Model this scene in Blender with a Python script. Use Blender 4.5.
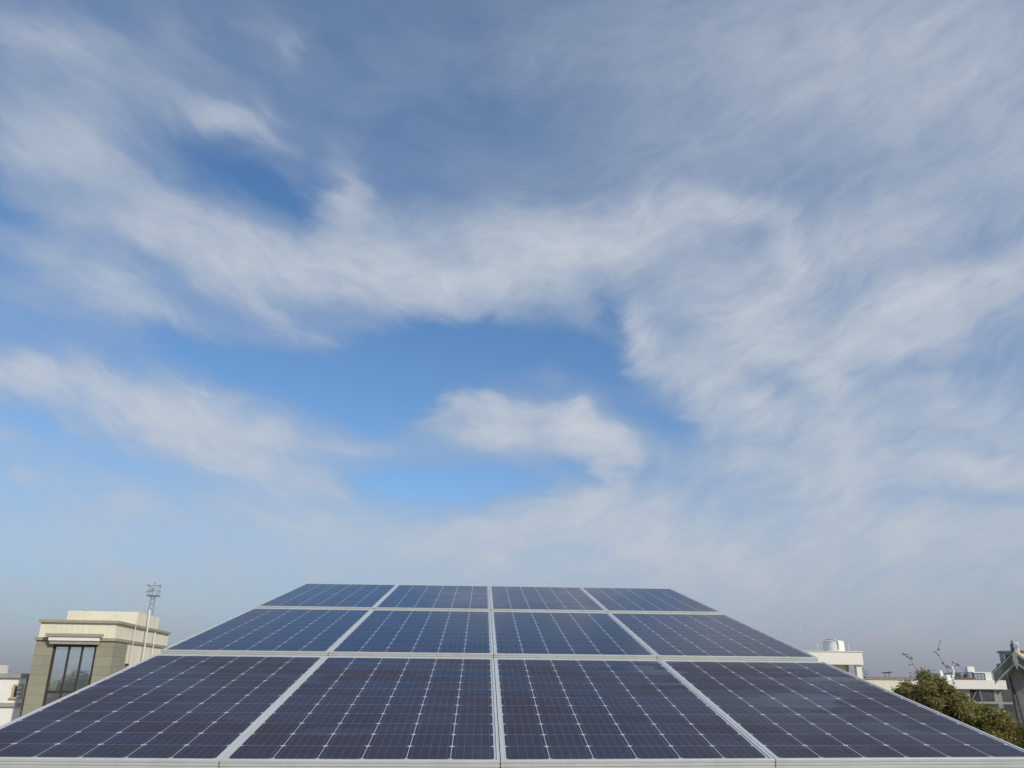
import bpy, math, random
import numpy as np
from mathutils import Matrix, Vector

# ------------------------------------------------------------------ clean + camera + light
for o in list(bpy.data.objects):
    bpy.data.objects.remove(o, do_unlink=True)
scene = bpy.context.scene
COL = scene.collection
R = math.radians
EYE_Z = 1.633                       # camera height above our roof (roof top is z = 0)
CAM = Vector((-0.0799, -3.1918, EYE_Z))
GROUND = -8.5

cam_data = bpy.data.cameras.new('camera')
cam = bpy.data.objects.new('camera', cam_data)
COL.objects.link(cam)
cam.matrix_world = Matrix(((0.99926248,-0.02196622,-0.03149559,CAM.x),(-0.03707512,-0.33839936,-0.94027193,CAM.y),(0.00999613,0.94074617,-0.33896419,CAM.z),(0,0,0,1)))
cam_data.sensor_width = 36
cam_data.lens = 36 * 814.07 / 1024
cam_data.clip_start = 0.05
cam_data.clip_end = 20000
scene.camera = cam

SUN_EL, SUN_AZ = R(33), R(138)      # azimuth clockwise from +Y
sun_dir = Vector((math.sin(SUN_AZ)*math.cos(SUN_EL), math.cos(SUN_AZ)*math.cos(SUN_EL), math.sin(SUN_EL)))
sd = bpy.data.lights.new('sun', 'SUN')
sd.energy = 3.3
sd.angle = R(2.0)
sd.color = (1.0, 0.93, 0.82)
sun = bpy.data.objects.new('sun', sd)
COL.objects.link(sun)
sun.rotation_euler = (-sun_dir).to_track_quat('-Z', 'Y').to_euler()

scene.view_settings.view_transform = 'Standard'
scene.view_settings.look = 'None'
scene.view_settings.exposure = 0
scene.view_settings.gamma = 1

# ------------------------------------------------------------------ node helpers
class NT:
    def __init__(s, tree):
        s.t = tree
    def n(s, typ, **kw):
        nd = s.t.nodes.new(typ)
        for k, v in kw.items():
            setattr(nd, k, v)
        return nd
    def put(s, sock, v):
        if isinstance(v, bpy.types.NodeSocket):
            s.t.links.new(v, sock)
        else:
            if hasattr(sock, 'default_value') and hasattr(sock.default_value, '__len__') and not hasattr(v, '__len__'):
                v = [v]*len(sock.default_value)
            if hasattr(v, '__len__') and len(v) == 3 and len(sock.default_value) == 4:
                v = (*v, 1)
            sock.default_value = v
    def m(s, op, a, b=0.0, c=0.0, clamp=False):
        nd = s.n('ShaderNodeMath', operation=op, use_clamp=clamp)
        s.put(nd.inputs[0], a); s.put(nd.inputs[1], b); s.put(nd.inputs[2], c)
        return nd.outputs[0]
    def vm(s, op, a, b=(0, 0, 0), c=(0, 0, 0)):
        nd = s.n('ShaderNodeVectorMath', operation=op)
        s.put(nd.inputs[0], a); s.put(nd.inputs[1], b)
        if op == 'MULTIPLY_ADD': s.put(nd.inputs[2], c)
        return nd.outputs['Value'] if op in ('DOT_PRODUCT', 'LENGTH') else nd.outputs[0]
    def mix(s, f, a, b, blend='MIX'):
        nd = s.n('ShaderNodeMix', data_type='RGBA', blend_type=blend)
        s.put(nd.inputs[0], f); s.put(nd.inputs[6], a); s.put(nd.inputs[7], b)
        return nd.outputs[2]
    def ramp(s, f, stops, interp='LINEAR'):
        nd = s.n('ShaderNodeValToRGB')
        cr = nd.color_ramp; cr.interpolation = interp
        while len(cr.elements) < len(stops): cr.elements.new(0.5)
        for e, (p, c) in zip(cr.elements, stops):
            e.position = p
            e.color = (*c, 1) if hasattr(c, '__len__') else (c, c, c, 1)
        s.put(nd.inputs[0], f)
        return nd.outputs[0]
    def noise(s, vec, scale, detail=4, rough=0.5, color=False, dim='3D'):
        nd = s.n('ShaderNodeTexNoise', noise_dimensions=dim)
        s.put(nd.inputs['Vector'], vec); s.put(nd.inputs['Scale'], scale)
        s.put(nd.inputs['Detail'], detail); s.put(nd.inputs['Roughness'], rough)
        return nd.outputs['Color' if color else 'Fac']
    def smooth(s, x, a, b):
        nd = s.n('ShaderNodeMapRange', interpolation_type='SMOOTHSTEP')
        s.put(nd.inputs[0], x); s.put(nd.inputs[1], a); s.put(nd.inputs[2], b)
        s.put(nd.inputs[3], 0.0); s.put(nd.inputs[4], 1.0)
        return nd.outputs[0]

# ------------------------------------------------------------------ the sky
# each row: a soft streak of cloud (or of clear sky) in a stereographic map of the sky
# dome about the northern horizon: centre x, centre y, half length, half width, angle, amount
SKY_STREAKS = [
 (-432,501,57,28.9,-0.23,0.42), (-365,464,68,26.9,-0.49,0.46), (-290,415,70,28.2,-0.44,0.62), (-207,387,72,27.5,-0.19,0.70),
 (-117,388,76,30.5,-0.19,0.72), (-19,384,68,27.0,0.11,1.05), (64,415,71,31.3,0.15,0.80), (121,424,57,29.1,0.40,0.58),
 (95,359,37,22.7,-0.46,0.35), (-10,439,101,29.3,0.09,0.42), (192,455,64,28.7,0.19,0.45), (-143,415,72,35.4,-0.08,0.30),
 (-150,473,38,20.3,-1.38,0.60), (-160,455,28,16.2,-1.25,0.25), (-120,458,24,18.5,-0.58,0.20), (-225,351,45,13.5,-0.34,0.40),
 (-175,329,43,9.9,-0.35,0.45), (-130,337,40,16.1,0.22,0.20), (59,307,30,14.4,-1.36,0.25), (2,356,48,10.4,-0.06,0.30),
 (-439,576,53,32.5,-0.05,0.55), (-368,543,65,32.5,-0.14,0.35), (-342,567,52,22.2,-0.33,0.20), (-273,530,44,13.5,0.08,0.45),
 (-225,515,27,10.9,-0.57,0.42), (-306,592,62,20.8,-0.69,0.22), (-225,613,43,21.8,-0.57,0.25), (-444,473,40,21.8,-0.35,0.35),
 (-210,601,27,14.0,1.02,0.20), (-286,535,41,19.1,-0.27,0.25), (-407,368,72,20.3,-0.35,0.42), (-354,354,76,19.4,-0.39,0.42),
 (-330,330,55,14.3,-0.21,0.30), (-427,349,40,11.6,-0.07,0.30), (-384,415,80,22.7,-0.14,0.35), (-292,379,61,18.6,-0.52,0.35),
 (-426,262,52,19.3,0.04,0.78), (-358,253,78,25.7,-0.20,0.72), (-281,229,80,30.8,-0.21,0.58), (-232,191,78,20.3,-0.32,0.50),
 (-206,217,64,17.0,-0.22,0.45), (-163,175,30,13.3,-0.67,0.35), (-222,187,68,14.8,-0.46,0.25), (-126,212,41,7.8,-0.03,0.38),
 (-437,276,25,12.8,-0.24,0.40), (-436,207,13,7.0,-0.24,0.30), (-427,164,17,7.8,-0.15,0.45), (-317,144,47,12.0,-0.18,0.28),
 (-205,142,67,16.6,-0.17,0.30), (-42,247,34,11.1,0.31,0.75), (-10,229,53,13.1,0.02,0.85), (30,256,55,15.3,-0.03,0.85),
 (55,234,73,20.2,-0.06,0.95), (112,244,48,18.1,-0.21,0.80), (130,219,34,17.0,-0.11,0.75), (126,191,27,13.9,-0.95,0.55),
 (-1,268,21,9.2,-0.14,0.50), (93,264,24,10.2,-0.05,0.40), (165,333,37,17.3,-1.29,0.72), (201,291,56,21.9,-0.65,0.68),
 (245,275,48,21.4,-0.63,0.40), (208,373,43,20.2,-0.20,0.25), (248,465,38,14.0,0.03,0.50), (161,464,24,9.3,-1.34,0.40),
 (298,445,34,13.7,-0.70,0.38), (309,404,32,17.4,-1.25,0.42), (257,391,69,35.6,-0.61,0.42), (257,340,67,29.5,0.06,0.42),
 (294,316,75,28.8,-0.00,0.40), (269,309,26,13.6,0.25,0.35), (332,287,38,16.8,-0.19,0.42), (345,261,25,12.9,-0.67,0.35),
 (306,243,69,24.4,-0.40,0.42), (230,243,23,13.6,-0.19,0.30), (416,350,64,30.2,0.24,0.62), (455,346,70,29.2,0.39,0.48),
 (491,372,55,25.1,0.26,0.40), (405,307,57,21.3,-0.07,0.35), (261,202,58,17.1,-0.18,0.45), (331,193,53,20.0,-0.03,0.52),
 (435,201,82,16.8,-0.15,0.50), (465,192,47,9.8,-0.28,0.30), (334,164,39,19.8,-0.02,0.40), (392,239,67,22.9,-0.05,0.38),
 (437,261,65,22.2,-0.16,0.35), (195,220,49,15.7,0.11,0.15), (173,619,140,62.1,0.05,0.18), (403,616,161,55.5,-0.07,0.38),
 (434,556,125,45.1,0.05,0.30), (296,528,107,39.4,0.35,0.12), (439,449,121,39.1,0.29,0.28), (390,416,91,27.5,0.18,0.25),
 (145,527,98,41.7,-0.09,0.12), (507,510,54,33.9,-0.74,0.25), (18,614,150,52.7,-0.18,0.12), (20,501,120,42.1,-0.08,0.12),
 (-107,581,96,31.1,0.40,0.10), (17,136,73,21.6,0.18,0.55), (86,174,41,17.9,-0.08,0.42), (105,151,83,23.6,-0.07,0.50),
 (200,120,81,22.8,-0.18,0.45), (-80,125,79,19.3,-0.05,0.40), (188,97,130,28.4,-0.14,0.40), (-31,106,121,25.2,0.02,0.40),
 (183,166,46,19.4,-0.61,0.28), (400,143,89,20.4,-0.03,0.22), (-376,322,95,20.6,-0.08,0.30), (-394,199,66,17.9,-0.35,0.22),
 (-217,321,66,11.6,-0.18,0.22), (-226,243,83,16.9,-0.18,0.20), (-370,168,66,13.2,-0.26,0.16), (-359,416,159,62.3,-0.45,0.16),
 (-18,409,202,43.8,-0.00,0.32), (-292,230,135,39.4,-0.19,0.28), (-305,127,141,20.5,-0.01,0.16), (-290,83,147,18.7,0.02,0.16),
 (416,288,172,78.5,-0.64,0.16), (366,111,153,25.8,0.02,0.20), (-15,437,64,27.2,0.19,0.15), (227,387,112,50.1,-0.56,0.18),
 (-250,411,103,25.0,-0.14,0.20), (-262,484,59,23.2,-0.39,-0.24), (-330,470,38,16.6,-0.12,-0.12), (-250,496,50,7.8,0.28,0.10),
 (-200,456,26,11.9,-0.63,-0.30), (-453,419,21,11.5,-0.51,-0.35), (-240,472,54,13.7,-0.27,-0.30), (-282,303,68,14.7,-0.29,-0.42),
 (-171,278,104,27.3,-0.29,-0.50), (-48,317,79,28.6,0.07,-0.75), (75,320,75,22.6,-0.04,-0.50), (111,315,54,18.4,-0.57,-0.45),
 (-87,265,30,16.0,-0.09,-0.40), (-422,222,34,11.2,-0.35,-0.30), (-352,193,52,11.8,-0.24,-0.30), (-4,181,87,12.9,0.06,-0.85),
 (-73,178,58,13.8,-0.07,-0.45), (185,231,45,19.7,-0.48,-0.40), (186,251,26,9.9,-0.26,-0.30), (160,206,29,13.8,-1.35,-0.30),
 (-70,340,27,10.2,-0.20,-0.30), (91,198,21,8.0,-0.46,-0.35), (428,166,72,8.4,-0.11,-0.25), (439,289,56,6.9,0.02,-0.15),
 (477,208,30,5.7,0.03,-0.20), (131,354,31,14.4,-0.79,-0.35), (-117,257,40,17.9,-0.50,-0.30), (29,553,69,42.2,-0.21,-0.15),
]
world = bpy.data.worlds.new('World')
scene.world = world
world.use_nodes = True
wt = world.node_tree
wt.nodes.clear()
W = NT(wt)
tc = W.n('ShaderNodeTexCoord')
d = W.vm('NORMALIZE', tc.outputs['Generated'])
sep = W.n('ShaderNodeSeparateXYZ'); W.put(sep.inputs[0], d)
dx, dy, dz = sep.outputs
den = W.m('ADD', W.m('MAXIMUM', dy, -0.8), 1.0)
SK = 1616.0
X = W.m('MULTIPLY', W.m('DIVIDE', dx, den), SK)
Y = W.m('MULTIPLY', W.m('DIVIDE', dz, den), SK)
cmb = W.n('ShaderNodeCombineXYZ'); W.put(cmb.inputs[0], X); W.put(cmb.inputs[1], Y)
P = cmb.outputs[0]
w1 = W.vm('SUBTRACT', W.noise(P, 1/110, 3, 0.5, True), (0.5, 0.5, 0.5))
# ice fibres comb along wide shallow arcs (seen from here the wind streets meet in the north)
P1 = W.vm('MULTIPLY_ADD', w1, (60, 70, 0), P)
s1 = W.n('ShaderNodeSeparateXYZ'); W.put(s1.inputs[0], P1)
arc = W.m('MULTIPLY', s1.outputs[0], 1/250)
arc = W.m('SQRT', W.m('MULTIPLY_ADD', arc, arc, 1.0))
phi = W.m('MULTIPLY_ADD', arc, -150.0, s1.outputs[1])
fc = W.n('ShaderNodeCombineXYZ')
W.put(fc.inputs[0], W.m('MULTIPLY', s1.outputs[0], 1/110)); W.put(fc.inputs[1], W.m('MULTIPLY', phi, 1/42))
FIB = fc.outputs[0]
w2 = W.vm('SUBTRACT', W.noise(FIB, 1.0, 6, 0.62, True), (0.5, 0.5, 0.5))
Pw = W.vm('MULTIPLY_ADD', w1, (30, 30, 0), P)
Pw = W.vm('MULTIPLY_ADD', w2, (80, 40, 0), Pw)
ws = W.n('ShaderNodeSeparateXYZ'); W.put(ws.inputs[0], Pw)
acc = 0.0
for k_, (cx, cy, a, b, ang, amp) in enumerate(SKY_STREAKS):
    if k_ % 10 == 0:        # (x, y, 1): one dot product gives a turned, scaled, shifted coordinate
        cv = W.n('ShaderNodeCombineXYZ')
        W.put(cv.inputs[0], ws.outputs[0]); W.put(cv.inputs[1], ws.outputs[1])
        W.put(cv.inputs[2], W.m('MULTIPLY_ADD', acc, 1e-7, 1.0))
    ca, sa = math.cos(ang), math.sin(ang)
    u_ = W.vm('DOT_PRODUCT', cv.outputs[0], (ca/a, sa/a, -(cx*ca+cy*sa)/a))
    v_ = W.vm('DOT_PRODUCT', cv.outputs[0], (-sa/b, ca/b, -(-cx*sa+cy*ca)/b))
    q = W.m('MULTIPLY_ADD', u_, u_, W.m('MULTIPLY', v_, v_))
    acc = W.m('MULTIPLY_ADD', W.m('POWER', 0.3679, q), amp, acc)
# high thin veil, drawn out in streets that run away to the north
inv = W.m('DIVIDE', 1.0, W.m('ADD', W.m('MAXIMUM', dz, 0.0), 0.115))
cp = W.n('ShaderNodeCombineXYZ')
W.put(cp.inputs[0], W.m('MULTIPLY', dx, inv)); W.put(cp.inputs[1], W.m('MULTIPLY', W.m('MULTIPLY', dy, inv), 0.28))
plane = W.vm('MULTIPLY_ADD', w1, (0.5, 0.35, 0), cp.outputs[0])
n_big = W.noise(plane, 1.3, 4, 0.5)
n_str = W.noise(plane, 5.5, 7, 0.62)
n_fine = W.noise(W.vm('MULTIPLY', FIB, (1.75, 1.65, 1)), 1.0, 7, 0.62)
n_mid = W.noise(Pw, 1/75, 6, 0.58)
side = W.smooth(X, -100.0, 420.0)
veil = W.m('ADD', W.m('MULTIPLY', side, 0.33), 0.14)
up_ = W.smooth(dz, 0.30, 0.62)
veil = W.m('MULTIPLY_ADD', up_, 0.13, veil)
veil = W.m('MULTIPLY_ADD', W.smooth(dz, 0.34, 0.10), 0.46, veil)
# the half of the sky behind the viewer: broken thin cloud
back = W.smooth(dy, 0.35, -0.1)
backc = W.m('MULTIPLY', back, W.smooth(W.noise(plane, 0.9, 5, 0.55), 0.40, 0.72))
front = W.m('MULTIPLY', W.m('MULTIPLY', acc, 0.86), W.m('SUBTRACT', 1.0, back))
base = W.m('ADD', W.m('ADD', veil, front), W.m('MULTIPLY', backc, 0.55))
soft = W.m('SUBTRACT', 1.0, W.m('POWER', 0.3679, W.m('MULTIPLY', W.m('MAXIMUM', base, 0.0), 1.30)))
base = W.m('ADD', soft, W.m('MAXIMUM', W.m('MINIMUM', base, 0.0), -0.09))      # thick cloud piles up more slowly
gain = W.m('MULTIPLY_ADD', W.m('MAXIMUM', base, 0.0), 0.52, 0.12)
det = W.m('ADD', W.m('MULTIPLY', W.m('SUBTRACT', n_str, 0.5), 0.5), W.m('MULTIPLY', W.m('SUBTRACT', n_fine, 0.5), 1.0))
det = W.m('ADD', det, W.m('MULTIPLY', W.m('SUBTRACT', n_mid, 0.5), 0.9))
det = W.m('MULTIPLY', det, W.m('MULTIPLY_ADD', up_, -0.42, 1.0))      # the high veil is smoother
dens = W.m('MULTIPLY_ADD', det, gain, base)
dens = W.m('MULTIPLY_ADD', W.m('SUBTRACT', n_big, 0.5), 0.15, dens)
cloud = W.smooth(dens, -0.14, 1.13)

sky = W.n('ShaderNodeTexSky')
sky.sky_type = 'NISHITA'
sky.sun_disc = False
sky.sun_elevation = SUN_EL
sky.sun_rotation = SUN_AZ
sky.air_density = 1.0
sky.dust_density = 0.6
sky.ozone_density = 2.0
clear = W.mix(1.0, sky.outputs[0], (0.78, 1.11, 1.37), 'MULTIPLY')
ccol = W.ramp(cloud, [(0.0, (0.26, 0.34, 0.48)), (0.5, (0.385, 0.455, 0.565)), (1.0, (0.575, 0.615, 0.675))])
ccol = W.mix(1.0, ccol, (10, 10, 10), 'MULTIPLY')
hz = W.m('POWER', 0.3679, W.m('DIVIDE', W.m('MAXIMUM', dz, 0.0), 0.115))
hz = W.m('MULTIPLY', hz, 0.93)
hcol = W.ramp(W.m('MULTIPLY', W.m('MAXIMUM', dz, 0.0), 3.0), [(0.0, (0.26, 0.27, 0.33)), (0.2, (0.325, 0.335, 0.39)), (0.45, (0.41, 0.425, 0.48)), (1.0, (0.43, 0.46, 0.53))])
hcol = W.mix(1.0, hcol, (10, 10, 10), 'MULTIPLY')
c1 = W.mix(cloud, clear, ccol)
c2 = W.mix(hz, c1, hcol)
bg = W.n('ShaderNodeBackground')
W.put(bg.inputs[0], c2)
bg.inputs[1].default_value = 0.10
wo = W.n('ShaderNodeOutputWorld')
wt.links.new(bg.outputs[0], wo.inputs[0])
world.cycles.sampling_method = 'MANUAL'
world.cycles.sample_map_resolution = 512

# ------------------------------------------------------------------ materials
def mat(name, color, rough=0.8, metal=0.0, vary=0.12, scale=3.0, bump=0.0, bscale=40.0, spec=0.5, streak=0.0):
    m = bpy.data.materials.new(name); m.use_nodes = True
    t = m.node_tree; T = NT(t)
    b = t.nodes['Principled BSDF']
    co = T.n('ShaderNodeTexCoord').outputs['Object']
    n1 = T.noise(co, scale, 6, 0.6)
    dark = tuple(c*(1-vary*1.6) for c in color); lite = tuple(min(1, c*(1+vary)) for c in color)
    col = T.ramp(n1, [(0.25, dark), (0.5, color), (0.8, lite)])
    if streak:
        sv = T.vm('MULTIPLY', co, (5, 5, 0.35))
        s = T.smooth(T.noise(sv, 1.6, 5, 0.6), 0.52, 0.75)
        col = T.mix(T.m('MULTIPLY', s, streak), col, tuple(c*0.5 for c in color))
    T.put(b.inputs['Base Color'], col)
    b.inputs['Roughness'].default_value = rough
    b.inputs['Metallic'].default_value = metal
    b.inputs['Specular IOR Level'].default_value = spec
    if bump:
        bn = T.n('ShaderNodeBump'); bn.inputs['Strength'].default_value = bump
        bn.inputs['Distance'].default_value = 0.01
        T.put(bn.inputs['Height'], T.noise(co, bscale, 4, 0.6))
        T.put(b.inputs['Normal'], bn.outputs[0])
    return m

M = {}
M['cream'] = mat('cream_stucco', (0.74, 0.70, 0.55), 0.9, vary=0.07, scale=0.6, bump=0.3, streak=0.30, spec=0.2)
M['beige_band'] = mat('beige_band', (0.34, 0.31, 0.235), 0.85, vary=0.10, scale=1.5, bump=0.2, streak=0.35, spec=0.2)
M['white'] = mat('white_paint', (0.82, 0.79, 0.71), 0.85, vary=0.05, scale=0.8, streak=0.15, spec=0.2)
M['white_clean'] = mat('white_trim', (0.74, 0.74, 0.71), 0.7, vary=0.04, spec=0.3)
M['grey_wall'] = mat('grey_render', (0.30, 0.31, 0.285), 0.95, vary=0.22, scale=3.5, bump=0.8, bscale=9, streak=0.3, spec=0.1)
M['concrete'] = mat('concrete', (0.33, 0.33, 0.31), 0.9, vary=0.15, scale=1.2, bump=0.3, streak=0.25, spec=0.2)
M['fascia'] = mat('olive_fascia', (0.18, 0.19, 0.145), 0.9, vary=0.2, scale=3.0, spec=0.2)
M['trim'] = mat('pale_green_trim', (0.42, 0.46, 0.42), 0.8, vary=0.1, scale=5, spec=0.2)
M['dark_frame'] = mat('brown_aluminium', (0.045, 0.035, 0.03), 0.5, vary=0.1)
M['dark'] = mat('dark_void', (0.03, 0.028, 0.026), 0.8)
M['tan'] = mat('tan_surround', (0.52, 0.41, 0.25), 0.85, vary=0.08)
M['steel'] = mat('galvanised_steel', (0.42, 0.43, 0.44), 0.5, 0.7, vary=0.12, scale=8)
M['mast'] = mat('weathered_mast', (0.20, 0.20, 0.20), 0.7, 0.2, vary=0.2, scale=6)
M['pipe'] = mat('pvc_pipe', (0.62, 0.60, 0.52), 0.5, vary=0.06)
M['tank'] = mat('white_tank', (0.76, 0.77, 0.70), 0.85, vary=0.12, scale=2.5, streak=0.3)
M['red'] = mat('clay_red', (0.20, 0.11, 0.085), 0.85, vary=0.2)
M['rust'] = mat('rusty_pipe', (0.11, 0.06, 0.045), 0.9, vary=0.3)
M['roof_floor'] = mat('terrace_floor', (0.34, 0.31, 0.27), 0.9, vary=0.2, scale=1.5, bump=0.3)
M['dirt'] = mat('dusty_ground', (0.24, 0.20, 0.15), 0.95, vary=0.3, scale=0.08)
M['bark'] = mat('bark', (0.12, 0.09, 0.065), 0.95, vary=0.3, scale=8, bump=0.6, bscale=20)
M['twig'] = mat('dry_twig', (0.19, 0.16, 0.14), 0.9, vary=0.2)

def stone_mat():
    m = bpy.data.materials.new('stone_tile_cladding'); m.use_nodes = True
    t = m.node_tree; T = NT(t); b = t.nodes['Principled BSDF']
    co = T.n('ShaderNodeTexCoord').outputs['Object']
    s = T.n('ShaderNodeSeparateXYZ'); T.put(s.inputs[0], co)
    row = T.m('DIVIDE', s.outputs[2], 0.525)
    rf = T.m('FRACT', row)
    joint = T.m('MAXIMUM', T.m('LESS_THAN', rf, 0.035), 0.0)
    cell = T.n('ShaderNodeCombineXYZ')
    hx = T.m('ADD', s.outputs[0], s.outputs[1])
    col_i = T.m('FLOOR', T.m('MULTIPLY', T.m('MULTIPLY_ADD', T.m('FLOOR', row), 0.37, hx), 1.1))
    T.put(cell.inputs[0], col_i); T.put(cell.inputs[1], T.m('FLOOR', row))
    wn = T.n('ShaderNodeTexWhiteNoise', noise_dimensions='2D'); T.put(wn.inputs['Vector'], cell.outputs[0])
    base = T.ramp(wn.outputs['Value'], [(0, (0.265, 0.25, 0.185)), (1, (0.315, 0.30, 0.225))])
    n = T.noise(co, 6, 6, 0.6)
    base = T.mix(T.smooth(n, 0.35, 0.75), base, (0.30, 0.285, 0.215))
    col = T.mix(T.m('MULTIPLY', joint, 0.75), base, (0.14, 0.13, 0.10))
    T.put(b.inputs['Base Color'], col)
    b.inputs['Roughness'].default_value = 0.75
    b.inputs['Specular IOR Level'].default_value = 0.25
    return m
M['stone'] = stone_mat()

def glass_mat():
    m = bpy.data.materials.new('reflective_window_glass'); m.use_nodes = True
    t = m.node_tree; T = NT(t); b = t.nodes['Principled BSDF']
    co = T.n('ShaderNodeTexCoord').outputs['Object']
    b.inputs['Base Color'].default_value = (0.75, 0.84, 0.86, 1)
    b.inputs['Metallic'].default_value = 0.9
    b.inputs['Roughness'].default_value = 0.03
    bn = T.n('ShaderNodeBump'); bn.inputs['Strength'].default_value = 0.12; bn.inputs['Distance'].default_value = 0.02
    T.put(bn.inputs['Height'], T.noise(co, 1.5, 2, 0.5)); T.put(b.inputs['Normal'], bn.outputs[0])
    return m
M['glass'] = glass_mat()

def alu_mat():
    m = bpy.data.materials.new('anodised_aluminium'); m.use_nodes = True
    t = m.node_tree; T = NT(t); b = t.nodes['Principled BSDF']
    co = T.n('ShaderNodeTexCoord').outputs['Object']
    n = T.noise(T.vm('MULTIPLY', co, (2, 30, 60)), 2.0, 4, 0.6)
    d_ = T.smooth(T.noise(co, 5, 6, 0.65), 0.45, 0.75)
    c = T.ramp(n, [(0.3, (0.56, 0.58, 0.55)), (0.7, (0.66, 0.675, 0.64))])
    c = T.mix(T.m('MULTIPLY', d_, 0.35), c, (0.45, 0.43, 0.36))
    T.put(b.inputs['Base Color'], c)
    b.inputs['Metallic'].default_value = 0.25
    b.inputs['Roughness'].default_value = 0.5
    return m
M['alu'] = alu_mat()

def cell_mat():
    """monocrystalline cells on a white backsheet under dusty glass; UV is in metres"""
    m = bpy.data.materials.new('solar_cells'); m.use_nodes = True
    t = m.node_tree; T = NT(t); b = t.nodes['Principled BSDF']
    tcn = T.n('ShaderNodeTexCoord')
    uv = T.n('ShaderNodeSeparateXYZ'); T.put(uv.inputs[0], tcn.outputs['UV'])
    CP = 0.1587
    u = T.m('DIVIDE', T.m('SUBTRACT', uv.outputs[0], 0.0194), CP)
    v = T.m('DIVIDE', T.m('SUBTRACT', uv.outputs[1], 0.026), CP)
    iu, iv = T.m('FLOOR', u), T.m('FLOOR', v)
    a = T.m('ABSOLUTE', T.m('SUBTRACT', T.m('FRACT', u), 0.5))
    c = T.m('ABSOLUTE', T.m('SUBTRACT', T.m('FRACT', v), 0.5))
    inside = T.m('MULTIPLY', T.m('MULTIPLY', T.m('GREATER_THAN', u, 0.0), T.m('LESS_THAN', u, 6.0)),
                 T.m('MULTIPLY', T.m('GREATER_THAN', v, 0.0), T.m('LESS_THAN', v, 12.0)))
    cellm = T.m('MULTIPLY', T.m('LESS_THAN', a, 0.4912), T.m('LESS_THAN', c, 0.4965))
    cellm = T.m('MULTIPLY', cellm, T.m('LESS_THAN', T.m('ADD', a, c), 0.922))
    cellm = T.m('MULTIPLY', cellm, inside)
    bb = T.m('ABSOLUTE', T.m('SUBTRACT', T.m('FRACT', T.m('MULTIPLY', T.m('FRACT', u), 5.0)), 0.5))
    bus = T.m('MULTIPLY', T.m('LESS_THAN', bb, 0.020), cellm)
    idx = T.n('ShaderNodeCombineXYZ'); T.put(idx.inputs[0], iu); T.put(idx.inputs[1], iv)
    oi = T.n('ShaderNodeObjectInfo')
    T.put(idx.inputs[2], T.m('MULTIPLY', oi.outputs['Random'], 100.0))
    wn = T.n('ShaderNodeTexWhiteNoise', noise_dimensions='3D'); T.put(wn.inputs['Vector'], idx.outputs[0])
    cc = T.mix(T.m('MINIMUM', T.m('MAXIMUM', wn.outputs['Value'], 0.0), 1.0), (0.010, 0.009, 0.030), (0.014, 0.013, 0.042))
    back_ = (0.44, 0.46, 0.50)
    col = T.mix(cellm, back_, cc)
    col = T.mix(T.m('MULTIPLY', bus, 0.32), col, (0.30, 0.31, 0.34))
    # dust: thicker on the lower panels, wiped or rinsed off in patches
    ob = T.n('ShaderNodeTexCoord').outputs['Object']
    off = T.n('ShaderNodeVectorMath', operation='ADD')
    T.put(off.inputs[0], ob)
    T.put(off.inputs[1], T.vm('MULTIPLY', oi.outputs['Location'], (1, 1, 0)))
    wv = off.outputs[0]
    grain = T.noise(T.vm('MULTIPLY', wv, (8, 2.2, 1)), 2.2, 7, 0.7)
    patch = T.smooth(T.noise(T.vm('MULTIPLY', wv, (1.0, 1.6, 1)), 1.15, 5, 0.55), 0.40, 0.60)
    wipe = T.smooth(T.noise(T.vm('MULTIPLY', wv, (0.9, 2.0, 1)), 1.9, 3, 0.45), 0.385, 0.43)
    rowf = T.smooth(oi.outputs['Location'] if False else T.n('ShaderNodeNewGeometry').outputs['Position'], 0, 1) if False else None
    geo = T.n('ShaderNodeNewGeometry'); gs = T.n('ShaderNodeSeparateXYZ'); T.put(gs.inputs[0], geo.outputs['Position'])
    low = T.m('SUBTRACT', 1.0, T.m('MULTIPLY', T.smooth(gs.outputs[1], 1.6, 2.2), 0.78))
    dust = T.m('MULTIPLY', T.m('MULTIPLY_ADD', patch, 0.5, 0.5), wipe)
    dust = T.m('MULTIPLY', dust, T.m('MULTIPLY_ADD', grain, 0.9, 0.55))
    dust = T.m('MULTIPLY', T.m('MULTIPLY', dust, low), 0.09)
    col = T.mix(dust, col, (0.36, 0.32, 0.27))
    T.put(b.inputs['Base Color'], col)
    T.put(b.inputs['Roughness'], T.m('MULTIPLY_ADD', dust, 3.0, 0.12))
    b.inputs['IOR'].default_value = 1.16
    T.put(b.inputs['Specular IOR Level'], T.m('MULTIPLY_ADD', dust, -2.6, 0.5))
    return m
M['cells'] = cell_mat()

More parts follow.
